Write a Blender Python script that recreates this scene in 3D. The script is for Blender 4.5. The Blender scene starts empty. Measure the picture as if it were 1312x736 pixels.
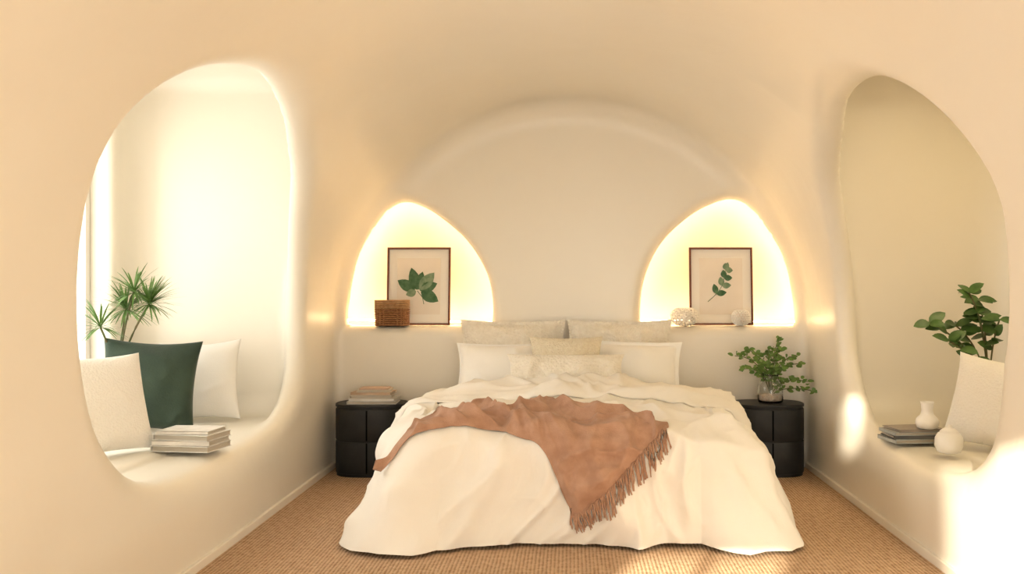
import bpy, math, random
import numpy as np
from mathutils import Vector, Matrix, Euler, noise
from mathutils.bvhtree import BVHTree
random.seed(4)
S = bpy.context.scene
COL = S.collection

# ------------------------------------------------------------------ materials
def mat(name, col, rough=.6, col2=None, nscale=6., bump=0., bscale=60., kind='noise', spec=.5,
        metal=0., sheen=0., trans=0., emit=None, estr=0., stretch=(1,1,1), bdist=.01, sss=0., detail=4):
    m = bpy.data.materials.new(name); m.use_nodes = True
    nt = m.node_tree; b = nt.nodes['Principled BSDF']; L = nt.links
    b.inputs['Roughness'].default_value = rough
    b.inputs['Metallic'].default_value = metal
    b.inputs['Specular IOR Level'].default_value = spec
    b.inputs['Sheen Weight'].default_value = sheen
    b.inputs['Transmission Weight'].default_value = trans
    tc = nt.nodes.new('ShaderNodeTexCoord'); mp = nt.nodes.new('ShaderNodeMapping')
    mp.inputs['Scale'].default_value = stretch
    L.new(tc.outputs['Object'], mp.inputs['Vector'])
    col2 = col2 or tuple(c*.9 for c in col)
    n = nt.nodes.new('ShaderNodeTexNoise'); n.inputs['Scale'].default_value = nscale; n.inputs['Detail'].default_value = detail
    L.new(mp.outputs[0], n.inputs['Vector'])
    r = nt.nodes.new('ShaderNodeValToRGB')
    r.color_ramp.elements[0].position = .35; r.color_ramp.elements[1].position = .65
    r.color_ramp.elements[0].color = (*col, 1); r.color_ramp.elements[1].color = (*col2, 1)
    L.new(n.outputs['Fac'], r.inputs['Fac']); L.new(r.outputs[0], b.inputs['Base Color'])
    if bump > 0:
        if kind == 'noise':
            t = nt.nodes.new('ShaderNodeTexNoise'); t.inputs['Scale'].default_value = bscale; t.inputs['Detail'].default_value = 5; o = t.outputs['Fac']
        elif kind == 'voronoi':
            t = nt.nodes.new('ShaderNodeTexVoronoi'); t.inputs['Scale'].default_value = bscale; o = t.outputs['Distance']
        else:
            t = nt.nodes.new('ShaderNodeTexWave'); t.inputs['Scale'].default_value = bscale; t.inputs['Distortion'].default_value = 1.5; o = t.outputs['Fac']
            t.bands_direction = 'Z' if kind == 'waveZ' else 'X'
        L.new(mp.outputs[0], t.inputs['Vector'])
        bp = nt.nodes.new('ShaderNodeBump'); bp.inputs['Strength'].default_value = bump; bp.inputs['Distance'].default_value = bdist
        L.new(o, bp.inputs['Height']); L.new(bp.outputs[0], b.inputs['Normal'])
    if emit:
        b.inputs['Emission Color'].default_value = (*emit, 1); b.inputs['Emission Strength'].default_value = estr
    return m

def plaster():
    m = mat('plaster_cream', (.85, .805, .71), .42, (.84, .79, .69), 1.2, spec=.5)
    nt = m.node_tree; L = nt.links; b = nt.nodes['Principled BSDF']
    tc = nt.nodes.new('ShaderNodeTexCoord'); mp = nt.nodes.new('ShaderNodeMapping'); mp.inputs['Scale'].default_value = (1, 1.3, 1)
    L.new(tc.outputs['Object'], mp.inputs['Vector'])
    a = nt.nodes.new('ShaderNodeTexNoise'); a.inputs['Scale'].default_value = 2.0; a.inputs['Detail'].default_value = 4; a.inputs['Distortion'].default_value = .5
    L.new(mp.outputs[0], a.inputs['Vector'])
    bp = nt.nodes.new('ShaderNodeBump'); bp.inputs['Strength'].default_value = .3; bp.inputs['Distance'].default_value = .025
    L.new(a.outputs['Fac'], bp.inputs['Height']); L.new(bp.outputs[0], b.inputs['Normal'])
    rr = nt.nodes.new('ShaderNodeMapRange'); rr.inputs['To Min'].default_value = .24; rr.inputs['To Max'].default_value = .44
    L.new(a.outputs['Fac'], rr.inputs['Value']); L.new(rr.outputs[0], b.inputs['Roughness'])
    return m

def carpet():
    m = bpy.data.materials.new('sisal_carpet'); m.use_nodes = True
    nt = m.node_tree; b = nt.nodes['Principled BSDF']; L = nt.links
    b.inputs['Roughness'].default_value = .9; b.inputs['Specular IOR Level'].default_value = .15
    tc = nt.nodes.new('ShaderNodeTexCoord')
    ws = []
    for d, sc in (('X', 17.), ('Y', 21.)):
        w = nt.nodes.new('ShaderNodeTexWave'); w.bands_direction = d; w.inputs['Scale'].default_value = sc
        w.inputs['Distortion'].default_value = 1.2; w.inputs['Detail'].default_value = 2; w.inputs['Detail Scale'].default_value = 3
        L.new(tc.outputs['Object'], w.inputs['Vector']); ws.append(w)
    mu = nt.nodes.new('ShaderNodeMath'); mu.operation = 'MULTIPLY'
    L.new(ws[0].outputs['Fac'], mu.inputs[0]); L.new(ws[1].outputs['Fac'], mu.inputs[1])
    n = nt.nodes.new('ShaderNodeTexNoise'); n.inputs['Scale'].default_value = 30; n.inputs['Detail'].default_value = 5
    L.new(tc.outputs['Object'], n.inputs['Vector'])
    ad = nt.nodes.new('ShaderNodeMath'); ad.operation = 'ADD'; L.new(mu.outputs[0], ad.inputs[0]); L.new(n.outputs['Fac'], ad.inputs[1])
    r = nt.nodes.new('ShaderNodeValToRGB'); r.color_ramp.elements[0].position = .35; r.color_ramp.elements[1].position = 1.0
    r.color_ramp.elements[0].color = (.34, .20, .11, 1); r.color_ramp.elements[1].color = (.75, .54, .36, 1)
    L.new(ad.outputs[0], r.inputs['Fac']); L.new(r.outputs[0], b.inputs['Base Color'])
    bp = nt.nodes.new('ShaderNodeBump'); bp.inputs['Strength'].default_value = .8; bp.inputs['Distance'].default_value = .008
    L.new(ad.outputs[0], bp.inputs['Height']); L.new(bp.outputs[0], b.inputs['Normal'])
    return m

M = {}
M['plaster'] = plaster(); M['carpet'] = carpet()
M['duvet'] = mat('linen_cream', (.88, .85, .79), .85, (.865, .83, .765), 4, .25, 160, sheen=.1, spec=.2, bdist=.004)
M['white'] = mat('cotton_white', (.88, .86, .82), .85, (.86, .84, .79), 5, .25, 150, sheen=.1, spec=.2, bdist=.004)
M['knit'] = mat('knit_ivory', (.80, .745, .64), .9, (.85, .80, .70), 30, .8, 60, 'voronoi', sheen=.1, spec=.1, bdist=.009)
M['knit2'] = mat('boucle_white', (.86, .83, .77), .9, (.85, .815, .755), 60, .45, 90, 'voronoi', sheen=.1, spec=.1, bdist=.006)
M['linenbeige'] = mat('linen_beige', (.74, .66, .51), .9, (.80, .73, .58), 40, .7, 90, 'voronoi', sheen=.1, spec=.1)
M['velvet'] = mat('velvet_green', (.030, .050, .035), .75, (.044, .070, .048), 7, .2, 90, sheen=.3, spec=.2)
M['throw'] = mat('wool_rust', (.42, .245, .165), .92, (.51, .315, .22), 14, .5, 130, sheen=.15, spec=.1, bdist=.006)
M['black'] = mat('charcoal_lacquer', (.015, .015, .016), .5, (.022, .022, .022), 12, .05, 80, spec=.35)
M['frame'] = mat('walnut_frame', (.18, .055, .025), .45, (.12, .036, .016), 20, .1, 60, stretch=(1, 1, 6))
M['paper'] = mat('mat_paper', (.88, .85, .79), .8, (.87, .84, .78), 3, .05, 200)
M['paper2'] = mat('print_paper', (.84, .78, .70), .8, (.81, .75, .67), 6, .05, 200)
M['ink'] = mat('botanical_ink', (.05, .13, .06), .8, (.11, .21, .11), 30)
M['ink2'] = mat('botanical_ink_pale', (.15, .25, .15), .8, (.27, .36, .24), 30)
M['wcore'] = mat('wicker_core', (.08, .032, .012), .8, (.12, .05, .02), 30)  # core darkened: shade between the withies is put into its colour
M['wicker'] = mat('wicker', (.28, .12, .045), .6, (.44, .22, .095), 60, .5, 40, bdist=.01)
M['wicker2'] = mat('wicker_band', (.55, .34, .17), .6, (.42, .23, .10), 60, .5, 50, bdist=.01)
M['pages'] = mat('book_pages', (.80, .74, .64), .8, (.68, .61, .50), 3, .6, 60, 'waveZ', stretch=(1, 1, 3))
M['ceramic'] = mat('ceramic_white', (.88, .86, .82), .35, (.86, .83, .78), 8, .1, 40)
M['gls'] = mat('clear_glass', (.95, .97, .96), .03, (.95, .97, .96), 3, trans=1.)
M['water'] = mat('shell_fill', (.75, .58, .48), .5, (.85, .76, .68), 60, .8, 60, 'voronoi')
M['leaf1'] = mat('leaf_green', (.09, .18, .035), .5, (.16, .27, .06), 25, .1, 40)
M['leaf2'] = mat('leaf_deep', (.045, .11, .02), .38, (.09, .18, .04), 15, .1, 40)
M['leaf3'] = mat('leaf_palm', (.09, .19, .04), .5, (.17, .29, .08), 15)
M['stem'] = mat('stem_brown', (.16, .13, .06), .7, (.10, .14, .05), 20)
M['trim'] = mat('trim_paint', (.86, .81, .71), .45, (.85, .79, .69), 4, .05, 30)
M['winframe'] = mat('window_paint', (.87, .85, .80), .4, (.86, .83, .78), 4, .05, 30)
M['led'] = mat('led_warm', (1, .8, .5), .5, (1, .8, .5), 2, emit=(1, .70, .39), estr=23)
BK = [mat('book_cover_%d' % i, c, .5, tuple(x*.85 for x in c), 15, .05, 60) for i, c in enumerate(
    [(.78, .74, .68), (.62, .44, .30), (.80, .70, .56), (.35, .30, .26), (.84, .82, .78), (.52, .55, .54), (.70, .50, .38), (.12, .12, .12)])]

# ------------------------------------------------------------------ mesh builder
def empty(name, loc=(0, 0, 0)):
    e = bpy.data.objects.new(name, None); e.location = loc; e.empty_display_size = .1; COL.objects.link(e); return e

class MB:
    def __init__(s): s.v = []; s.f = []; s.m = []
    def add(s, vs, fs, mi=0, M4=None):
        o = len(s.v)
        for p in vs:
            p = Vector(p)
            s.v.append(M4 @ p if M4 else p)
        for f in fs: s.f.append([i+o for i in f]); s.m.append(mi)
    def box(s, c, size, mi=0, rot=(0, 0, 0), bev=0.):
        bx, by, bz = [x/2 for x in size]
        R = Matrix.Translation(c) @ Euler(rot).to_matrix().to_4x4()
        if bev <= 0:
            vs = [(x*bx, y*by, z*bz) for x in (-1, 1) for y in (-1, 1) for z in (-1, 1)]
            fs = [(0, 1, 3, 2), (4, 6, 7, 5), (0, 4, 5, 1), (2, 3, 7, 6), (0, 2, 6, 4), (1, 5, 7, 3)]
            s.add(vs, fs, mi, R); return
        import bmesh
        bm = bmesh.new(); bmesh.ops.create_cube(bm, size=1)
        for v in bm.verts: v.co = Vector((v.co.x*size[0], v.co.y*size[1], v.co.z*size[2]))
        bmesh.ops.bevel(bm, geom=list(bm.edges), offset=bev, segments=3, profile=.5, affect='EDGES')
        bm.verts.index_update()
        s.add([v.co.copy() for v in bm.verts], [[v.index for v in f.verts] for f in bm.faces], mi, R); bm.free()
    def tube(s, pts, rad, seg=6, mi=0, closed=False):
        pts = [Vector(p) for p in pts]; n = len(pts); vs = []; fs = []
        for i, p in enumerate(pts):
            if closed: t = pts[(i+1) % n]-pts[i-1]
            else: t = pts[min(i+1, n-1)]-pts[max(i-1, 0)]
            t.normalize()
            up = Vector((0, 0, 1)) if abs(t.z) < .9 else Vector((0, 1, 0))
            a = t.cross(up).normalized(); b = t.cross(a)
            r = rad[i] if hasattr(rad, '__len__') else rad
            for k in range(seg):
                an = 2*math.pi*k/seg; vs.append(p+a*math.cos(an)*r+b*math.sin(an)*r)
        for i in range(n if closed else n-1):
            j = (i+1) % n
            for k in range(seg):
                k2 = (k+1) % seg; fs.append((i*seg+k, i*seg+k2, j*seg+k2, j*seg+k))
        if not closed:
            fs.append(list(range(seg))); fs.append([(n-1)*seg+k for k in range(seg)])
        s.add(vs, fs, mi)
    def lathe(s, prof, c=(0, 0, 0), seg=40, mi=0, sy=1., cap=True):
        vs = []; fs = []
        for r, z in prof:
            for k in range(seg):
                a = 2*math.pi*k/seg; vs.append((c[0]+r*math.cos(a), c[1]+r*sy*math.sin(a), c[2]+z))
        for i in range(len(prof)-1):
            for k in range(seg):
                k2 = (k+1) % seg; fs.append((i*seg+k, i*seg+k2, (i+1)*seg+k2, (i+1)*seg+k))
        if cap:
            if prof[0][0] > 1e-4: fs.append(list(range(seg)))
            if prof[-1][0] > 1e-4: fs.append([(len(prof)-1)*seg+k for k in range(seg)])
        s.add(vs, fs, mi)
    def leaf(s, base, d, up, L, W, mi=0, droop=.2, segs=6, pw=.8, fold=.15):
        d = Vector(d).normalized(); side = d.cross(Vector(up))
        if side.length < 1e-3: side = Vector((1, 0, 0))
        side.normalize(); n = side.cross(d).normalized(); base = Vector(base)
        vs = []; fs = []
        for i in range(segs+1):
            t = i/segs; w = W*.5*(math.sin(math.pi*min(1, max(.02, t**.85)))**pw) if i < segs else .0005
            if i == 0: w = W*.05
            c = base+d*L*t-n*(droop*L*t*t)
            vs += [c-side*w+n*w*fold, c, c+side*w+n*w*fold]
        for i in range(segs):
            o = i*3; fs += [(o, o+1, o+4, o+3), (o+1, o+2, o+5, o+4)]
        s.add(vs, fs, mi)
    def build(s, name, mats, smooth=True, parent=None, sub=0, angle=None, loc=None):
        me = bpy.data.meshes.new(name); me.from_pydata([tuple(v) for v in s.v], [], s.f); 
        for m in mats: me.materials.append(m)
        for p, mi in zip(me.polygons, s.m): p.material_index = mi; p.use_smooth = smooth
        me.validate(); me.update()
        import bmesh
        bm = bmesh.new(); bm.from_mesh(me); bmesh.ops.recalc_face_normals(bm, faces=bm.faces)
        if angle:
            for e in bm.edges:
                if len(e.link_faces) == 2 and e.calc_face_angle(0) > angle: e.smooth = False
        bm.to_mesh(me); bm.free()
        ob = bpy.data.objects.new(name, me); COL.objects.link(ob)
        if parent: ob.parent = parent
        if sub:
            md = ob.modifiers.new('sub', 'SUBSURF'); md.levels = sub; md.render_levels = sub
        return ob

# ------------------------------------------------------------------ cave shell (implicit surface)
def catmull(pts, n=14):
    P = np.array(pts, float); N = len(P); out = []
    for i in range(N):
        p0, p1, p2, p3 = P[i-1], P[i], P[(i+1) % N], P[(i+2) % N]
        for k in range(n):
            t = k/n
            out.append(.5*((2*p1)+(-p0+p2)*t+(2*p0-5*p1+4*p2-p3)*t*t+(-p0+3*p1-3*p2+p3)*t**3))
    return np.array(out)
def polar(pts, c):
    D = catmull(pts)-np.array(c); th = np.arctan2(D[:, 1], D[:, 0]); r = np.hypot(D[:, 0], D[:, 1])
    o = np.argsort(th); th = th[o]; r = r[o]
    T = np.linspace(-np.pi, np.pi, 1024)
    R = np.interp(T, np.r_[th-2*np.pi, th, th+2*np.pi], np.r_[r, r, r])
    for _ in range(4): R = (np.roll(R, 2)+R+np.roll(R, -2)+np.roll(R, 4)+np.roll(R, -4))/5
    def f(a, b):
        a = a-c[0]; b = b-c[1]
        return (np.hypot(a, b)-np.interp(np.arctan2(b, a), T, R))*.92
    f.T = T; f.R = R; f.c = c
    return f
eggL = polar([(3.34, 1.14), (3.29, 1.63), (3.34, 1.89), (3.53, 2.09), (3.83, 2.22), (4.28, 2.29), (4.83, 2.22), (5.27, 2.09), (5.62, 1.88),
              (5.97, 1.44), (6.06, .98), (5.97, .68), (5.6, .52), (4.82, .475), (4.25, .475), (3.84, .55), (3.55, .73), (3.40, .935)], (4.6, 1.3))
eggR = polar([(4.87, 2.28), (5.40, 2.12), (5.78, 1.87), (6.03, 1.35), (5.99, .85), (5.6, .52), (5.08, .44), (4.42, .46), (3.96, .66), (3.78, 1.05),
              (3.71, 1.43), (3.68, 1.67), (3.81, 1.95), (4.03, 2.18), (4.36, 2.29)], (4.8, 1.3))
nichePtsL = [(-1.645, 1.03), (-1.64, 1.25), (-1.575, 1.55), (-1.44, 1.79), (-1.335, 1.905), (-1.235, 1.95), (-1.12, 1.925), (-.97, 1.84), (-.76, 1.655), (-.62, 1.42),
             (-.575, 1.19), (-.60, 1.0), (-.75, .8), (-1.1, .72), (-1.5, .8)]
nichePtsR = [(1.655, 1.03), (1.65, 1.25), (1.58, 1.55), (1.43, 1.80), (1.325, 1.92), (1.215, 1.97), (1.09, 1.95), (.90, 1.855), (.685, 1.66), (.56, 1.42),
             (.52, 1.19), (.54, 1.0), (.75, .8), (1.1, .72), (1.5, .8)]
nicL = polar(nichePtsL, (-1.1, 1.35)); nicR = polar(nichePtsR, (1.1, 1.35))
LEDGE = 1.03; YB = 6.86
def smin(a, b, k):
    h = np.maximum(k-np.abs(a-b), 0)/k; return np.minimum(a, b)-h*h*k*.25
def smax(a, b, k): return -smin(-a, -b, k)
def rbox(x, y, z, lo, hi, r):
    q = [np.abs(v-(a+b)/2)-(b-a)/2+r for v, a, b in zip((x, y, z), lo, hi)]
    return np.sqrt(sum(np.maximum(i, 0)**2 for i in q))+np.minimum(np.maximum(np.maximum(q[0], q[1]), q[2]), 0)-r
def F(x, y, z):
    n = 2.5-.5*np.clip((y-5.3)/1.4, 0, 1)
    X = np.abs(x)/1.73; Z = np.maximum(z-.98, 1e-4)/1.70
    g = (np.maximum(X, 1e-4)**n+Z**n)**(1/n)
    t0 = (g-1)*1.7
    kk = .08+.12*np.clip((z-1.0)/1.0, 0, 1)
    t = smax(t0, y-YB, kk)
    shell = .13-t0
    a = np.maximum(np.maximum(eggL(y, z), x+1.0), -2.05-x)
    b = smax(rbox(x, y, z, (-2.85, 3.15, .48), (-1.1, 6.13, 2.72), .16), shell, .05)
    w = rbox(x, y, z, (-3.6, 3.55, .62), (-2.6, 5.84, 2.42), .12)
    L = smin(smin(a, b, .07), w, .06)
    a = np.maximum(np.maximum(eggR(y, z), 1.0-x), x-2.05)
    b = smax(rbox(x, y, z, (1.1, 3.35, .44), (2.85, 6.13, 2.72), .25), shell, .05)
    R = smin(a, b, .07)
    NL = nicL(x, z); NRr = nicR(x, z)
    yy = np.maximum(6.5-y, y-7.1); y2 = np.maximum(6.99-y, y-7.18)
    N = np.minimum(smax(NL, yy, .03), smax(NRr, yy, .03))
    N = np.minimum(N, np.minimum(np.maximum(NL-.07, y2), np.maximum(NRr-.07, y2)))
    N = np.maximum(N, LEDGE-z)
    t = smin(t, N, .085)
    ko = .08+.10*np.clip((1.0-z)/.5, 0, 1)
    return smin(t, np.minimum(L, R), ko)

H = .034
xs = np.arange(-3.1, 3.1, H); ys = np.arange(-1.2, 7.35, H); zs = np.arange(-.06, 2.95, H)
G = np.empty((len(xs), len(ys), len(zs)), np.float32)
Yg, Zg = np.meshgrid(ys, zs, indexing='ij')
for i, xv in enumerate(xs):
    G[i] = F(np.full_like(Yg, xv), Yg, Zg)
ins = G < 0
C = ins[:-1, :-1, :-1].astype(np.int8)
cnt = np.zeros(C.shape, np.int8)
for a in (0, 1):
    for b in (0, 1):
        for c in (0, 1):
            cnt += ins[a:ins.shape[0]-1+a, b:ins.shape[1]-1+b, c:ins.shape[2]-1+c]
act = (cnt > 0) & (cnt < 8)
I = np.argwhere(act); vid = -np.ones(act.shape, np.int64); vid[act] = np.arange(len(I))
acc = np.zeros((len(I), 3)); ct = np.zeros(len(I))
for ax in range(3):
    for u in (0, 1):
        for v in (0, 1):
            A = [0, 0, 0]; o = [k for k in range(3) if k != ax]; A[o[0]] = u; A[o[1]] = v
            B = list(A); B[ax] = 1; A = np.array(A); B = np.array(B)
            fa = G[tuple((I+A).T)].astype(float); fb = G[tuple((I+B).T)].astype(float)
            m = (fa < 0) != (fb < 0)
            t = np.where(m, fa/np.where(m, fa-fb, 1), 0)
            acc[m] += (A+(B-A)*t[:, None])[m]; ct[m] += 1
V = (I+acc/ct[:, None])*H+np.array([xs[0], ys[0], zs[0]])
Q = []
for ax in range(3):
    sl0 = [slice(None)]*3; sl1 = [slice(None)]*3; sl0[ax] = slice(0, -1); sl1[ax] = slice(1, None)
    cr = ins[tuple(sl0)] != ins[tuple(sl1)]
    E = np.argwhere(cr); o = [k for k in range(3) if k != ax]
    ok = (E[:, o[0]] > 0) & (E[:, o[1]] > 0) & (E[:, o[0]] < act.shape[o[0]]) & (E[:, o[1]] < act.shape[o[1]])
    E = E[ok]; q = []
    for (du, dv) in ((-1, -1), (0, -1), (0, 0), (-1, 0)):
        e = E.copy(); e[:, o[0]] += du; e[:, o[1]] += dv; q.append(vid[tuple(e.T)])
    Q.append(np.stack(q, 1))
Q = np.concatenate(Q); Q = Q[(Q >= 0).all(1)]
def grad(P, e=.004):
    g = np.empty_like(P)
    for k in range(3):
        d = np.zeros(3); d[k] = e
        g[:, k] = (F(*(P+d).T)-F(*(P-d).T))/(2*e)
    return g
for it in range(3):
    f = F(*V.T); g = grad(V); st = -(f/np.maximum((g*g).sum(1), .05))[:, None]*g
    ln = np.linalg.norm(st, axis=1, keepdims=True); st *= np.minimum(1, .4*H/np.maximum(ln, 1e-9))
    V += st*.9
g = grad(V, .012); NR = -g/np.maximum(np.linalg.norm(g, axis=1, keepdims=True), 1e-6)
fn = np.cross(V[Q[:, 2]]-V[Q[:, 0]], V[Q[:, 3]]-V[Q[:, 1]])
flip = (fn*NR[Q].mean(1)).sum(1) < 0
Q[flip] = Q[flip][:, ::-1]
cen = V[Q].mean(1)
lab = np.where(cen[:, 1] > 6.5, 0, np.where((np.abs(cen[:, 0]) < 1.62) & (cen[:, 2] > 1.9), 1, np.where(cen[:, 0] < 0, 2, 3)))
for k, nm in enumerate(['wall_back', 'ceiling', 'wall_left', 'wall_right']):
    q = Q[lab == k]; u, inv = np.unique(q, return_inverse=True); inv = inv.reshape(q.shape)
    me = bpy.data.meshes.new(nm); me.from_pydata(V[u].tolist(), [], inv.tolist()); me.materials.append(M['plaster'])
    me.polygons.foreach_set('use_smooth', [True]*len(me.polygons)); me.update()
    me.normals_split_custom_set_from_vertices(NR[u].tolist())
    ob = bpy.data.objects.new(nm, me); COL.objects.link(ob)

# floor, trims, unseen front wall with light-shaping openings
b = MB(); b.box((0, 2.84, -.03), (3.6, 8.12, .06)); b.build('floor', [M['carpet']], False)
b = MB(); b.box((-1.722, 2.82, .02), (.022, 8.0, .045), bev=.005); b.build('baseboard_left', [M['trim']], False)
b = MB(); b.box((1.722, 2.82, .02), (.022, 8.0, .045), bev=.005); b.build('baseboard_right', [M['trim']], False)

def wall_with_holes(name, x0, x1, z0, z1, y, th, holes):
    xb = sorted({x0, x1, *[h[0] for h in holes], *[h[1] for h in holes]}); zb = sorted({z0, z1, *[h[2] for h in holes], *[h[3] for h in holes]})
    w = MB()
    for a, c in zip(xb, xb[1:]):
        for d, e in zip(zb, zb[1:]):
            mx, mz = (a+c)/2, (d+e)/2
            if any(h[0] < mx < h[1] and h[2] < mz < h[3] for h in holes): continue
            w.box((mx, y, mz), (c-a, th, e-d))
    return w.build(name, [M['plaster']], False)
HO = [(-1.60, -.82, .10, 1.60), (-.64, -.50, 2.18, 2.56), (-.10, 1.50, .10, 2.04)]  # unseen openings, laid out to throw the sun patches on wall and floor
wall_with_holes('wall_front', -1.9, 1.9, -.06, 2.9, -1.27, .14, HO)
for i, h in enumerate(HO):
    w = MB(); t = .025
    for zc in (h[2], h[3]): w.box(((h[0]+h[1])/2, -1.25, zc), (h[1]-h[0]+t, .05, t))
    for xc in (h[0], h[1]): w.box((xc, -1.25, (h[2]+h[3])/2), (t, .05, h[3]-h[2]))
    if h[1]-h[0] > .7: w.box(((h[0]+h[1])/2, -1.25, (h[2]+h[3])/2), (.05, .04, h[3]-h[2]))
    w.build('window_%d' % (i+2), [M['winframe']], False)
w = MB()
for zc in (.65, 2.39): w.box((-3.02, 4.7, zc), (.05, 2.2, .05))
for yc in (3.58, 5.81): w.box((-3.02, yc, 1.52), (.05, .05, 1.75))
w.build('window_1', [M['winframe']], False)
w = MB(); w.box((-3.62, 3.42, 1.4), (1.1, .16, 3.0), bev=.03); w.build('wall_exterior_buttress', [M['plaster']], False)  # added unseen fin, blocks sun from the left window

# LED strips hidden behind the niche lips
for nf in (nicL, nicR):
    pts = []
    for th, r in zip(nf.T, nf.R):
        x = nf.c[0]+(r+.035)*math.cos(th); z = nf.c[1]+(r+.035)*math.sin(th)
        if z > LEDGE+.02: pts.append((math.atan2(z-1.2, x-nf.c[0]), x, z))
    pts.sort(key=lambda p: p[0])
    pts = [(p[1], 7.04, p[2]) for p in pts][::6]
    b = MB(); b.tube(pts, .007, 6); b.build('led_strip_light', [M['led']])

# ------------------------------------------------------------------ bed
bed = empty('bed', (0, 5.8, 0))
def bparent(ob): ob.parent = bed; ob.matrix_parent_inverse = Matrix.Translation(bed.location).inverted(); return ob
b = MB(); b.box((0, 5.85, .16), (1.66, 1.86, .20), bev=.03)
for sx in (-.7, .7):
    for yy in (5.05, 6.65): b.box((sx, yy, .03), (.08, .08, .06))
bparent(b.build('bed_base', [M['linenbeige']], False))
b = MB(); b.box((0, 5.88, .42), (1.70, 1.86, .34), bev=.07); bparent(b.build('mattress', [M['white']], True))

def perim():
    hw, y0, y1, r = .80, 4.95, 6.45, .14; out = []
    def arc(cx, cy, a0):
        for k in range(18):
            a = a0+math.pi/2*k/18; out.append((cx+r*math.cos(a), cy+r*math.sin(a), math.cos(a), math.sin(a)))
    def line(xa, ya, xb, yb, nx, ny, n):
        for k in range(n):
            t = k/n; out.append((xa+(xb-xa)*t, ya+(yb-ya)*t, nx, ny))
    line(hw-r, y1, -(hw-r), y1, 0, 1, 30); arc(-(hw-r), y1-r, math.pi/2)
    line(-hw, y1-r, -hw, y0+r, -1, 0, 110); arc(-(hw-r), y0+r, math.pi)
    line(-(hw-r), y0, hw-r, y0, 0, -1, 150); arc(hw-r, y0+r, 1.5*math.pi)
    line(hw, y0+r, hw, y1-r, 1, 0, 110); arc(hw-r, y1-r, 0)
    return out
P = perim(); NP = len(P)
arcl = [0]
for i in range(1, NP): arcl.append(arcl[-1]+math.hypot(P[i][0]-P[i-1][0], P[i][1]-P[i-1][1])+.35*math.hypot(P[i][2]-P[i-1][2], P[i][3]-P[i-1][3]))
def topz(x, y):
    e = max(0, 1-abs(x/.8)**2.6)
    return .60+.055*e*min(1, max(0, (y-4.95)/.3))**.6
def sridge(p, k=3, e=.004):
    a = noise.noise(p); return (1-math.sqrt(a*a+e))**k
NI, NS = 44, 84
vs = []
cx, cy = 0, 5.65
for j in range(NI+NS+1):
    for i in range(NP):
        px, py, nx, ny = P[i]; al = arcl[i]
        if j <= NI:
            s_ = (j/NI)
            x = cx+(px-cx)*s_; y = cy+(py-cy)*s_; z = topz(x, y)
            n = Vector((0, 0, 1)); t = 0
        else:
            t = (j-NI)/NS
            cw = (abs(nx*ny)*2)**.7 if ny < 0 else 0
            o = .23*(1-(1-min(t/.55, 1))**2)+.08*t*t+.17*cw*t**2.2
            if ny < -.9: o -= .08*t**5*(1-abs(px/.7)**4)
            wob = noise.noise(Vector((al*1.3, t*1.2, 4)))
            fo = noise.noise(Vector((al*1.9, t*.6, 7.3)))*.10*t**1.4
            fo += (sridge(Vector((al*2.7+.9*t*wob, t*.7, 11.)), 7, .003)-.3)*.13*t**.9
            fo += (sridge(Vector((al*5.5+t*2.2*wob, t*1.0, 21.)), 7, .003)-.3)*.055*t**.7
            if ny > .3: o *= .3; fo = 0
            o += fo
            x = px+nx*o; y = py+ny*o; z0 = topz(px, py)
            z = z0*(1-t**1.65)+.018+max(0, noise.noise(Vector((al*2., 1, 5))))*.04*t**3
            n = Vector((nx*min(1, t*3), ny*min(1, t*3), max(.1, 1-t*2.2))).normalized()
        p = Vector((x, y, z))
        wv = noise.noise_vector(p*1.1)*.7
        q = Vector((p.x*1.5+p.y*.5, p.y*1.5-p.x*.4, p.z*1.0))+wv
        q2 = Vector((p.x*3.2-p.z*1.8, p.y*1.6, p.z*1.6+p.x*.8))+wv*1.2
        a = 1 if j > NI else 1-.4*(1-j/NI)
        d = (sridge(q*1.2, 4)-.45)*.055*a+(sridge(q2+Vector((5, 5, 5)), 7, .0025)-.28)*.038*a+(sridge(q2*1.9+Vector((9, 5, 5)), 8, .0025)-.25)*.014*a
        if j > NI+NS*.85: d *= (1-t)/.15*.7+.3
        v = p+n*d
        v.z = max(v.z, .012)
        if py+ny*.3 > 6.5: v.y = min(v.y, 6.55)
        vs.append(v)
b = MB(); fs = []
for j in range(NI+NS):
    for i in range(NP):
        k = (i+1) % NP; fs.append((j*NP+i, (j+1)*NP+i, (j+1)*NP+k, j*NP+k))
b.add(vs, fs)
duvet = bparent(b.build('duvet', [M['duvet']], True))
bvh = BVHTree.FromPolygons([tuple(v) for v in vs], fs)

# turned-down band of the duvet
b = MB(); NU, NV = 130, 44; vs2 = []
for side in (1, 0):
    for v in range(NV+1):
        tv = v/NV
        for u in range(NU+1):
            tu = u/NU*2-1
            ang = tu*math.radians(100)
            yb = 5.60+.10*tu*tu+.03*noise.noise(Vector((tu*3, 2, 1)))
            yf = 6.36
            y = yb+(yf-yb)*tv
            dr = Vector((math.sin(ang)*1.0, 0, math.cos(ang)))
            org = Vector((dr.x*3, y, .25+dr.z*3))
            hit = bvh.ray_cast(org, -dr)[0]
            base = hit if hit else Vector((dr.x*.95, y, .25+dr.z*.4))
            edge = min(1, tv/.14)**.5*min(1, (1-tv)/.1+.2)**.5*min(1, (1-abs(tu))/.06+.05)**.5
            th = (.012+.065*edge+.016*noise.noise(Vector((tu*3, tv*2, 9)))+.045*(sridge(Vector((tu*5+tv, tv*2., 3)), 7, .003)-.3)*edge) if side else .004
            vs2.append(base+dr*max(th, .006 if side else .004))
n1 = (NV+1)*(NU+1)
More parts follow.
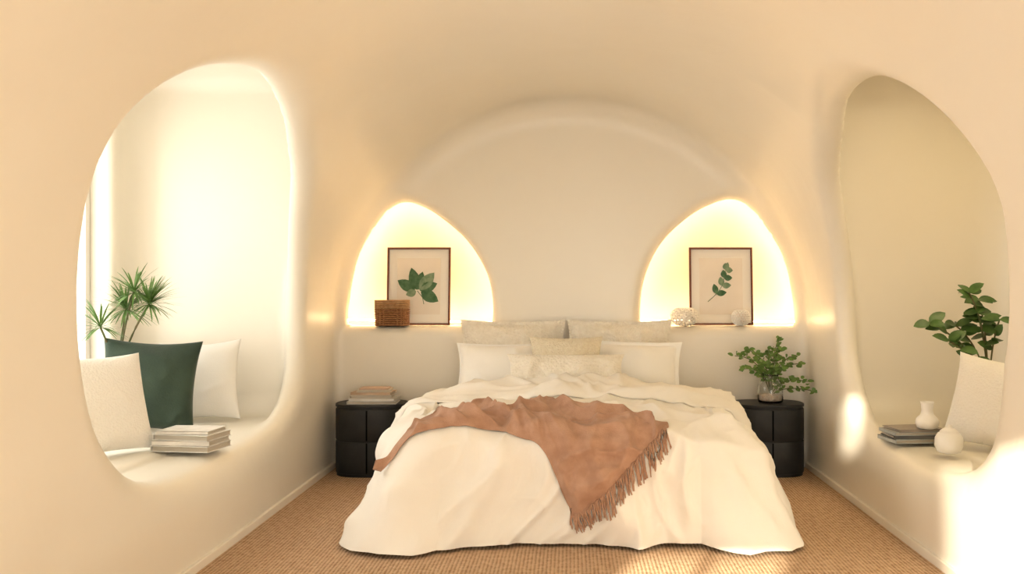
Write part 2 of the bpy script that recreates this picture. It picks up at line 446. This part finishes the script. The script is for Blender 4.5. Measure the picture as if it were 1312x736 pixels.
def sheet_faces(NU, NV, n1):
    f = []
    for sd in (0, 1):
        for v in range(NV):
            for u in range(NU):
                a = sd*n1+v*(NU+1)+u; f.append((a, a+1, a+NU+2, a+NU+1))
    for u in range(NU):
        for v in (0, NV):
            a = v*(NU+1)+u; f.append((a, a+1, a+1+n1, a+n1))
    for v in range(NV):
        for u in (0, NU):
            a = v*(NU+1)+u; f.append((a, a+NU+1, a+NU+1+n1, a+n1))
    return f
b.add(vs2, sheet_faces(NU, NV, n1)); bparent(b.build('duvet_turndown', [M['duvet']], True))

# ------------------------------------------------------------------ throw
prof = [(5.35, .66), (5.1, .66), (4.95, .64), (4.82, .57), (4.74, .45), (4.70, .30), (4.66, .10), (4.64, .0)]
cs = [0]
for i in range(1, len(prof)): cs.append(cs[-1]+math.dist(prof[i], prof[i-1]))
def surf(x, s, off):
    s = max(0, min(cs[-1]-.01, s))
    y = np.interp(s, cs, [p[0] for p in prof]); z = np.interp(s, cs, [p[1] for p in prof])
    d = Vector((0, y-5.15, z-.25)).normalized()
    if x < -.7: d = (d+Vector((-(abs(x)-.7)*3, 0, 0))).normalized()
    p = Vector((x, y, z))
    hit = bvh.ray_cast(p+d*.5, -d)[0]
    if hit is None: hit = p
    return hit+d*off
XF = [-.95, -.80, -.6, -.37, -.16, -.085, .0, .13, .27, .40, .49]
SF = [.78, .60, .54, .54, .62, .75, 1.0, .91, .78, .66, .555]
XB = [-.95, -.80, -.63, -.35, -.14, .05, .25, .40, .49]
SB = [.73, .48, .24, .11, .06, .12, .27, .42, .515]
def smooth_interp(x, X, Y): return sum(np.interp(x+d, X, Y) for d in (-.04, -.02, 0, .02, .04))/5
NU, NV = 200, 96; vs3 = []
for side in (1, 0):
    for v in range(NV+1):
        tv = v/NV
        for u in range(NU+1):
            x = -.95+(1.44)*u/NU
            sb = smooth_interp(x, XB, SB)+.010*noise.noise(Vector((x*6, 0, 0))); sf = smooth_interp(x, XF, SF)+.012*noise.noise(Vector((x*6, 5, 0)))
            s = sb+(sf-sb)*tv
            w_ = noise.noise_vector(Vector((x*2, s*2, 1)))*.35
            q = Vector((x*1.0-s*.45, s*.9+x*.5, 0))+w_
            f = (sridge(Vector((q.x*5.0, q.y*1.6, 4)), 7, .002)-.3)*.070+(sridge(Vector((q.x*2.4, q.y*5.5, 14)), 7, .002)-.3)*.038+(sridge(Vector((q.x*11, q.y*5, 24)), 6, .002)-.3)*.014
            edge = min(1, min(tv, 1-tv)/.12); edge = edge*edge*(3-2*edge)*.92+.08
            off = .009+max(0, f+.012)*edge+(.005 if side else 0)
            vs3.append(surf(x+.015*noise.noise(Vector((s*5, x*3, 8))), s, off))
n1 = (NV+1)*(NU+1)
b = MB(); b.add(vs3, sheet_faces(NU, NV, n1))
for k in range(105):
    x = -.005+.49*k/104; s = smooth_interp(x, XF, SF)-.01
    pts = []; dx = random.uniform(.0, .03); ln = random.uniform(.09, .125)
    for j in range(6):
        tt = j/5
        pts.append(surf(x+dx*tt+.004*math.sin(j+k), s+ln*tt, .014-.004*tt+.005*abs(math.sin(k*1.7))))
    b.tube(pts, [.0045, .004, .004, .0038, .0036, .003], 5)
throw = b.build('throw_blanket', [M['throw']], True)

# ------------------------------------------------------------------ pillows
def pillow(name, w, h, T, loc, rot, m, seed=0, pinch=.07, flange=0., wr=1.):
    b = MB(); N = 52
    vs = []; idx = {}
    for side in (1, -1):
        for j in range(N+1):
            for i in range(N+1):
                if side == -1 and (i in (0, N) or j in (0, N)): idx[(side, i, j)] = idx[(1, i, j)]; continue
                u = math.sin((i/N*2-1)*math.pi/2*.999); v = math.sin((j/N*2-1)*math.pi/2*.999)
                x = u*w/2*(1-pinch*(1-v*v)*abs(u)**3); z = v*h/2*(1-pinch*(1-u*u)*abs(v)**3)
                fu = 1-flange*2/w; fv = 1-flange*2/h
                uu = min(1, abs(u)/fu); vv = min(1, abs(v)/fv)
                t = T/2*((1-uu**2.2)**.6)*((1-vv**2.2)**.6)
                p = Vector((x, 0, z))
                e = (1-abs(u)**6)*(1-abs(v)**6)
                wv = (sridge(Vector((x*3.5+seed, z*3.5, seed*1.7+side))+noise.noise_vector(p*3)*.4, 6, .003)-.33)*.035*wr*e+noise.noise(Vector((x*8, z*8, seed)))*.006*e
                idx[(side, i, j)] = len(vs)
                vs.append(Vector((x, -side*(t+max(wv, -t*.6)*(1 if t > .01 else 0)+.004)+.006*noise.noise(Vector((x*7, z*7, seed+5))), z)))
    fs = []
    for side in (1, -1):
        for j in range(N):
            for i in range(N):
                fs.append([idx[(side, i, j)], idx[(side, i+1, j)], idx[(side, i+1, j+1)], idx[(side, i, j+1)]])
    b.add(vs, fs)
    o = b.build(name, [m], True); o.location = loc; o.rotation_euler = rot
    return o
rad = math.radians
pillow('euro_sham_pillow', .76, .52, .19, (-.415, 6.72, .825), (rad(-8), 0, 0), M['knit'], 1, flange=.03)
pillow('euro_sham_pillow', .76, .52, .19, (.355, 6.72, .825), (rad(-8), 0, rad(2)), M['knit'], 2, flange=.03)
pillow('bed_pillow', .74, .40, .24, (-.42, 6.47, .745), (rad(-26), 0, rad(3)), M['white'], 3, flange=.02, wr=.8)
pillow('bed_pillow', .74, .42, .24, (.40, 6.47, .75), (rad(-24), rad(2), rad(-3)), M['white'], 4, flange=.035, wr=.8)
pillow('accent_cushion', .50, .35, .16, (-.03, 6.31, .815), (rad(-20), 0, 0), M['linenbeige'], 5, pinch=.10)
pillow('lumbar_cushion', .78, .20, .13, (-.03, 6.17, .775), (rad(-18), 0, rad(1)), M['knit'], 6)

# ------------------------------------------------------------------ nightstands
GAP = mat('gap_dark', (.002, .002, .002), .95, spec=0)
def nightstand(x):
    e = empty('nightstand', (x, 6.64, 0)); e.scale = (1, 1, .975)
    w, d = .25, .19
    def el(f, n=72, p=2.6):
        return [(f*w*math.copysign(abs(math.cos(a))**(2/p), math.cos(a)), f*d*math.copysign(abs(math.sin(a))**(2/p), math.sin(a))) for a in [2*math.pi*k/n for k in range(n)]]
    def loft(rings, nm):
        b = MB(); vs = []; n = 72
        for f, z in rings: vs += [(px, py, z) for px, py in el(f)]
        fs = [list(range(n)), [(len(rings)-1)*n+k for k in range(n)]]
        for i in range(len(rings)-1):
            for k in range(n): fs.append((i*n+k, i*n+(k+1) % n, (i+1)*n+(k+1) % n, (i+1)*n+k))
        b.add(vs, fs); return b.build(nm, [M['black']], True, parent=e, angle=rad(35))
    loft([(.97, 0), (.97, .02), (.99, .022), (1, .03), (1, .242), (.99, .247), (.965, .248), (.965, .257), (.99, .258), (1, .263), (1, .472), (.99, .478), (.96, .48), (.96, .492), (1, .493), (1.005, .497), (1.005, .507), (.995, .512)], 'body')
    b = MB()
    for z0, z1 in ((.03, .243), (.262, .474)):
        b.box((0, -d-.0005, (z0+z1)/2), (.009, .007, z1-z0))
    b.build('door_gaps', [GAP], False, parent=e)
nightstand(-1.405); nightstand(1.395)

# ------------------------------------------------------------------ books
def books(name, loc, specs, rz=0):
    e = empty(name, loc); e.rotation_euler = (0, 0, rz); z = 0
    for i, (w, d, h, ci, r, ox) in enumerate(specs):
        b = MB(); t = .003
        R = rad(r)
        def put(c, s, mi, bev=0):
            c = Vector(c); c2 = Matrix.Rotation(R, 3, 'Z') @ c
            b.box((c2.x+ox, c2.y, c2.z+z), s, mi, (0, 0, R), bev)
        put((0, 0, t/2), (w, d, t), 0); put((0, 0, h-t/2), (w, d, t), 0)
        put((0, -d/2+t/2, h/2), (w, t, h), 0) if i % 2 else put((-w/2+t/2, 0, h/2), (t, d, h), 0)
        put((.002, .001, h/2), (w-.012, d-.012, h-2*t), 1)
        b.build('book_%d' % (i+1), [BK[ci], M['pages']], False, parent=e); z += h+.0005
    return e
books('book_stack', (-1.39, 6.62, .50), [(.34, .22, .020, 4, 2, 0), (.32, .21, .018, 0, -3, .01), (.29, .20, .024, 2, 5, -.01), (.28, .19, .016, 1, -4, 0), (.24, .17, .018, 2, 6, .01), (.2, .15, .008, 6, 2, .01)])
books('book_stack', (-1.95, 4.82, .481), [(.31, .24, .030, 4, 0, 0), (.30, .23, .026, 0, 3, 0), (.30, .23, .028, 4, -2, .005), (.27, .21, .018, 0, 4, 0)], rad(-8))
books('book_stack', (1.93, 5.30, .445), [(.30, .22, .022, 5, 4, 0), (.28, .21, .020, 7, -3, .0), (.29, .21, .018, 5, 2, .0), (.27, .20, .014, 3, 6, .01)], rad(4))

# ------------------------------------------------------------------ framed prints
def framed(x, sprig):
    e = empty('framed_botanical_print', (x, 7.01, LEDGE+.002)); e.rotation_euler = (rad(-5), 0, 0)
    w, h, t, dp = .475, .585, .014, .022
    b = MB()
    b.box((0, 0, t/2), (w, dp, t)); b.box((0, 0, h-t/2), (w, dp, t))
    b.box((-w/2+t/2, 0, h/2), (t, dp, h)); b.box((w/2-t/2, 0, h/2), (t, dp, h))
    b.build('frame', [M['frame']], False, parent=e)
    b = MB(); b.box((0, .004, h/2), (w-2*t, .006, h-2*t)); b.build('mat_board', [M['paper']], False, parent=e)
    b = MB(); b.box((0, 0, h/2), (w-.15, .003, h-.16)); b.build('print', [M['paper2']], False, parent=e)
    b = MB(); up = (0, -1, 0)
    if not sprig:
        c = Vector((-.01, -.003, h*.44))
        for a, L_, W_, o, mi in ((105, .17, .085, 0, 0), (150, .15, .085, -.01, 0), (50, .17, .09, .01, 1), (22, .14, .08, .01, 0), (-30, .15, .09, .02, 0), (200, .08, .06, 0, 1), (75, .14, .07, 0, 0)):
            a = rad(a); b.leaf(c+Vector((math.cos(a)*.01+o, -.0004*mi, math.sin(a)*.01)), (math.cos(a), 0, math.sin(a)), up, L_, W_, mi, droop=0, fold=0.02)
        b.tube([c+Vector((.05, 0, -.1)), c+Vector((.04, 0, -.05)), c], .0025, 5)
    else:
        st = [Vector((-.10+.16*k/8+.03*math.sin(k*.5), -.003, h*.30+.24*k/8)) for k in range(9)]
        b.tube(st, .0022, 5)
        for k in (2, 4, 6, 8):
            for sg in (-1, 1):
                a = rad(60+sg*48-k*2); b.leaf(st[k], (math.cos(a), 0, math.sin(a)), up, .085-.004*k, .046, (k//2+sg) % 2, droop=0, fold=0.02)
        b.leaf(st[8], (.3, 0, 1), up, .06, .035, 1, droop=0, fold=.02)
    b.build('botanical_drawing', [M['ink'], M['ink2']], False, parent=e)
framed(-1.14, False); framed(1.13, True)

# wicker basket
e = empty('wicker_basket', (-1.315, 6.91, LEDGE+.001))
b = MB(); n = 48
def rr(hx, hy, z, p=5): return [(hx*math.copysign(abs(math.cos(a))**(2/p), math.cos(a)), hy*math.copysign(abs(math.sin(a))**(2/p), math.sin(a)), z) for a in [2*math.pi*k/n for k in range(n)]]
def loftp(b, rings, mi=0):
    vs = [p for r in rings for p in r]; fs = [list(range(n)), [(len(rings)-1)*n+k for k in range(n)]]
    for i in range(len(rings)-1):
        for k in range(n): fs.append((i*n+k, i*n+(k+1) % n, (i+1)*n+(k+1) % n, (i+1)*n+k))
    b.add(vs, fs, mi)
loftp(b, [rr(.106, .058, 0), rr(.108, .060, .01), rr(.110, .062, .13)])
loftp(b, [rr(.116, .066, .125), rr(.118, .068, .135), rr(.118, .068, .178), rr(.116, .066, .186), rr(.10, .05, .188)], 0)
b.build('basket_body', [M['wcore']], True, parent=e, angle=rad(40))
b = MB()
NW = 192; p = 5
for k in range(8):
    z = .010+k*.0155; ring = []
    for i in range(NW):
        a = 2*math.pi*i/NW; hx = .114+.0005*k; hy = .066
        o = 1+.045*math.sin(i/NW*math.pi*2*12+(math.pi if k % 2 else 0))
        ring.append((hx*o*math.copysign(abs(math.cos(a))**(2/p), math.cos(a)), hy*o*math.copysign(abs(math.sin(a))**(2/p), math.sin(a)), z))
    b.tube(ring, .0058, 5, closed=True)
for k in range(24):
    a = math.pi*2*(k+.5)/24
    px = .114*math.copysign(abs(math.cos(a))**(2/p), math.cos(a)); py = .067*math.copysign(abs(math.sin(a))**(2/p), math.sin(a)); b.tube([(px, py, .0), (px, py, .128)], .005, 5)
b.tube([(-.04, -.072, .15), (-.035, -.09, .165), (.035, -.09, .165), (.04, -.072, .15)], .004, 6)
for z in (.134, .147, .160, .173, .185): b.tube([Vector(p_) for p_ in rr(.121, .071, z)], .0058, 5, 1, closed=True)
b.build('basket_weave', [M['wicker'], M['wicker2']], True, parent=e)

# lattice ornaments
def lattice(name, loc, r, hs, inner=None):
    e = empty(name, loc); import bmesh
    bm = bmesh.new(); bmesh.ops.create_icosphere(bm, subdivisions=3, radius=1)
    me = bpy.data.meshes.new('lattice'); 
    for v in bm.verts:
        v.co = Vector((v.co.x*r, v.co.y*r, v.co.z*hs+hs*.93)); 
        if v.co.z < .004: v.co.z = .004
        if v.co.z > hs*1.75: v.co.z = hs*1.75+(v.co.z-hs*1.75)*.0
    bm.to_mesh(me); bm.free(); me.materials.append(M['ceramic'])
    o = bpy.data.objects.new('lattice', me); COL.objects.link(o); o.parent = e
    wf = o.modifiers.new('wf', 'WIREFRAME'); wf.thickness = .007; wf.use_even_offset = False
    sb = o.modifiers.new('s', 'SUBSURF'); sb.levels = 1; sb.render_levels = 1
    b = MB()
    for k in range(26):
        a = random.uniform(0, 6.28); rr_ = random.uniform(0, r*.55); z = random.uniform(.012, hs*1.3)
        p = Vector((rr_*math.cos(a), rr_*math.sin(a), z)); q = p+Vector((random.uniform(-.02, .02), random.uniform(-.02, .02), .02)); b.tube([p, (p+q)/2+Vector((.004, 0, 0)), q], [.006, .007, .003], 6)
    b.build('filling', [inner or M['ceramic']], True, parent=e)
lattice('coral_bowl_ornament', (.84, 6.90, LEDGE+.001), .105, .075)
lattice('shell_votive_holder', (1.255, 6.90, LEDGE+.001), .07, .066, M['water'])

# ------------------------------------------------------------------ plants
def bez(p0, p1, p2, n=8):
    return [Vector(p0)*(1-t)**2+Vector(p1)*2*t*(1-t)+Vector(p2)*t*t for t in [i/n for i in range(n+1)]]
e = empty('vase_with_greenery', (1.415, 6.63, .50))
b = MB(); b.lathe([(.06, 0), (.085, .004), (.09, .02), (.088, .12), (.07, .15), (.058, .165), (.056, .19), (.064, .20), (.060, .20), (.052, .188), (.054, .162), (.066, .148), (.084, .118), (.086, .02), (.08, .010), (.0, .009)], seg=40)
b.build('glass_vase', [M['gls']], True, parent=e)
b = MB(); b.lathe([(0, .012), (.075, .012), (.082, .03), (.080, .05), (0, .062)], seg=32); b.build('shells', [M['water']], True, parent=e)
b = MB(); random.seed(11)
tips = [(-.30, -.02, .33), (-.20, .05, .37), (-.12, -.08, .30), (-.03, .02, .36), (.08, -.06, .38), (.10, .05, .45), (.20, -.05, .33), (.26, .03, .27), (.37, -.05, .08), (.30, -.03, .15), (-.24, -.05, .24), (.05, -.1, .26)]
for tx, ty, tz in tips:
    st = bez((0, 0, .03), (tx*.15, ty*.2, tz*.75+.08), (tx*.85, ty, tz), 12); b.tube(st, [.003]*13, 5, 1)
    for k in range(4, 13):
        for r in range(3):
            a = random.uniform(0, 6.28); d = Vector((math.cos(a), math.sin(a)*.8, random.uniform(-.3, .8)))
            b.leaf(st[k]+Vector((random.uniform(-.015, .015), 0, random.uniform(-.015, .015))), d, (random.uniform(-.5, .5), -1, .6), random.uniform(.028, .048), random.uniform(.02, .03), 0, droop=.15, pw=.6)
b.build('branches', [M['leaf1'], M['stem']], True, parent=e)
e = empty('potted_palm', (-2.66, 5.50, .482))
b = MB(); b.lathe([(.07, 0), (.10, .01), (.12, .10), (.115, .2), (.075, .30), (.065, .34), (.07, .35), (.058, .35), (.06, .30), (0, .29)], seg=40); b.build('pot', [M['ceramic']], True, parent=e)
b = MB(); random.seed(5)
for (tx, ty, tz, nl, ll) in [(.20, -.03, .73, 110, .20), (.04, .02, .70, 100, .20), (-.02, -.16, .60, 60, .18), (.12, -.05, .80, 80, .18)]:
    st = bez((0, 0, .25), (tx*.2, ty*.2, tz*.7), (tx, ty, tz), 10); b.tube(st, .006, 6, 1)
    for k in range(nl):
        a = random.uniform(0, 6.28); el = random.uniform(-.35, 1.35)
        d = Vector((math.cos(a)*math.cos(el), math.sin(a)*math.cos(el), math.sin(el)))
        b.leaf(st[-1], d, (0, 0, 1), ll*random.uniform(.7, 1.1), .010, 0, droop=.25, segs=7, pw=.5)
b.build('fronds', [M['leaf3'], M['stem']], True, parent=e)
e = empty('potted_rubber_plant', (2.50, 5.60, .442))
b = MB(); b.lathe([(.07, 0), (.09, .01), (.105, .12), (.10, .22), (.07, .3), (.075, .33), (.06, .33), (.06, .3), (0, .29)], seg=40); b.build('pot', [M['ceramic']], True, parent=e)
b = MB(); random.seed(9)
for (tx, ty, tz) in [(-.16, -.10, .84), (-.06, 0, .80), (-.10, -.08, .72), (.02, -.1, .68), (-.40, -.12, .66), (-.30, -.15, .56), (-.18, .04, .64)]:
    st = bez((0, 0, .25), (tx*.2, ty*.2, tz*.8), (tx, ty, tz), 10); b.tube(st, .005, 6, 1)
    for k in range(5, 11):
        for r in range(1 if k < 10 else 4):
            a = random.uniform(0, 6.28); d = Vector((math.cos(a), math.sin(a)*.6, random.uniform(-.1, .8)))
            b.leaf(st[k], d, (random.uniform(-.4, .4), -1, .9), random.uniform(.08, .12), random.uniform(.05, .07), 0, droop=.2, pw=.65, fold=.2)
b.build('foliage', [M['leaf2'], M['stem']], True, parent=e)

b = MB(); b.lathe([(.04, 0), (.055, .006), (.064, .03), (.058, .055), (.036, .078), (.030, .10), (.034, .135), (.038, .15), (.034, .15), (.027, .1), (.032, .08), (.0, .06)], seg=48)
o = b.build('ceramic_vase', [M['ceramic']], True); o.location = (1.995, 5.24, .5215)
b = MB(); b.lathe([(.04, 0), (.058, .008), (.072, .04), (.070, .08), (.055, .105), (.045, .11), (.047, .115), (.03, .128), (.012, .134), (.014, .146), (.0, .15)], seg=48)
o = b.build('lidded_ceramic_jar', [M['ceramic']], True); o.location = (1.98, 4.90, .443)

# alcove cushions
pillow('alcove_cushion', .50, .50, .17, (-2.32, 4.62, .73), (rad(-16), 0, rad(58)), M['knit2'], 21, wr=.25)
pillow('velvet_cushion', .54, .54, .18, (-2.43, 5.40, .745), (rad(-14), rad(3), rad(12)), M['velvet'], 22, pinch=.10, wr=.8)
pillow('alcove_cushion', .50, .50, .17, (-2.31, 5.83, .73), (rad(-12), rad(-3), rad(4)), M['white'], 23, pinch=.10, wr=.5)
pillow('alcove_cushion', .46, .46, .15, (-2.58, 5.85, .72), (rad(-12), rad(8), rad(10)), M['white'], 24, pinch=.10, wr=.5)
pillow('alcove_cushion', .50, .50, .17, (2.26, 4.98, .69), (rad(-16), rad(6), rad(-48)), M['knit2'], 25, pinch=.10, wr=.4)

# ------------------------------------------------------------------ light
W = bpy.data.worlds.new('world'); S.world = W; W.use_nodes = True
bg = W.node_tree.nodes['Background']; bg.inputs[0].default_value = (1, .97, .91, 1); bg.inputs[1].default_value = 4.6
sd = bpy.data.lights.new('sun', 'SUN'); sd.energy = 17; sd.angle = rad(1.0); sd.color = (1, .91, .74)
so = bpy.data.objects.new('sun', sd); COL.objects.link(so)
so.rotation_euler = Vector((.30, .92, -.25)).to_track_quat('-Z', 'Y').to_euler()
def area(name, loc, aim, sx, sy, e, col):
    a = bpy.data.lights.new(name, 'AREA'); a.shape = 'RECTANGLE'; a.size = sx; a.size_y = sy; a.energy = e; a.color = col
    o = bpy.data.objects.new(name, a); COL.objects.link(o); o.location = loc; o.rotation_euler = (Vector(aim)-Vector(loc)).to_track_quat('-Z', 'Y').to_euler()
area('window_daylight', (1.05, -1.1, 1.55), (-.4, 5.5, .9), .9, .9, 15, (1, .93, .80))  # added fill lamp behind the camera, for directional shading on the bed
area('alcove_downlight', (2.35, 4.7, 2.66), (2.35, 4.7001, 0), .5, 1.4, 14, (1, .79, .47))  # added warm fill without a fixture, brightens the right alcove
S.view_settings.view_transform = 'Standard'
S.view_settings.exposure = 0.05
S.view_settings.gamma = .95

# ------------------------------------------------------------------ camera
cd = bpy.data.cameras.new('camera'); cd.sensor_width = 36; cd.lens = 1200/1312*36; cd.shift_x = -75/1312; cd.shift_y = 3/1312; cd.clip_start = .05
co = bpy.data.objects.new('camera', cd); COL.objects.link(co); co.location = (0, 0, 1.3); co.rotation_euler = (math.pi/2, 0, 0)
S.camera = co
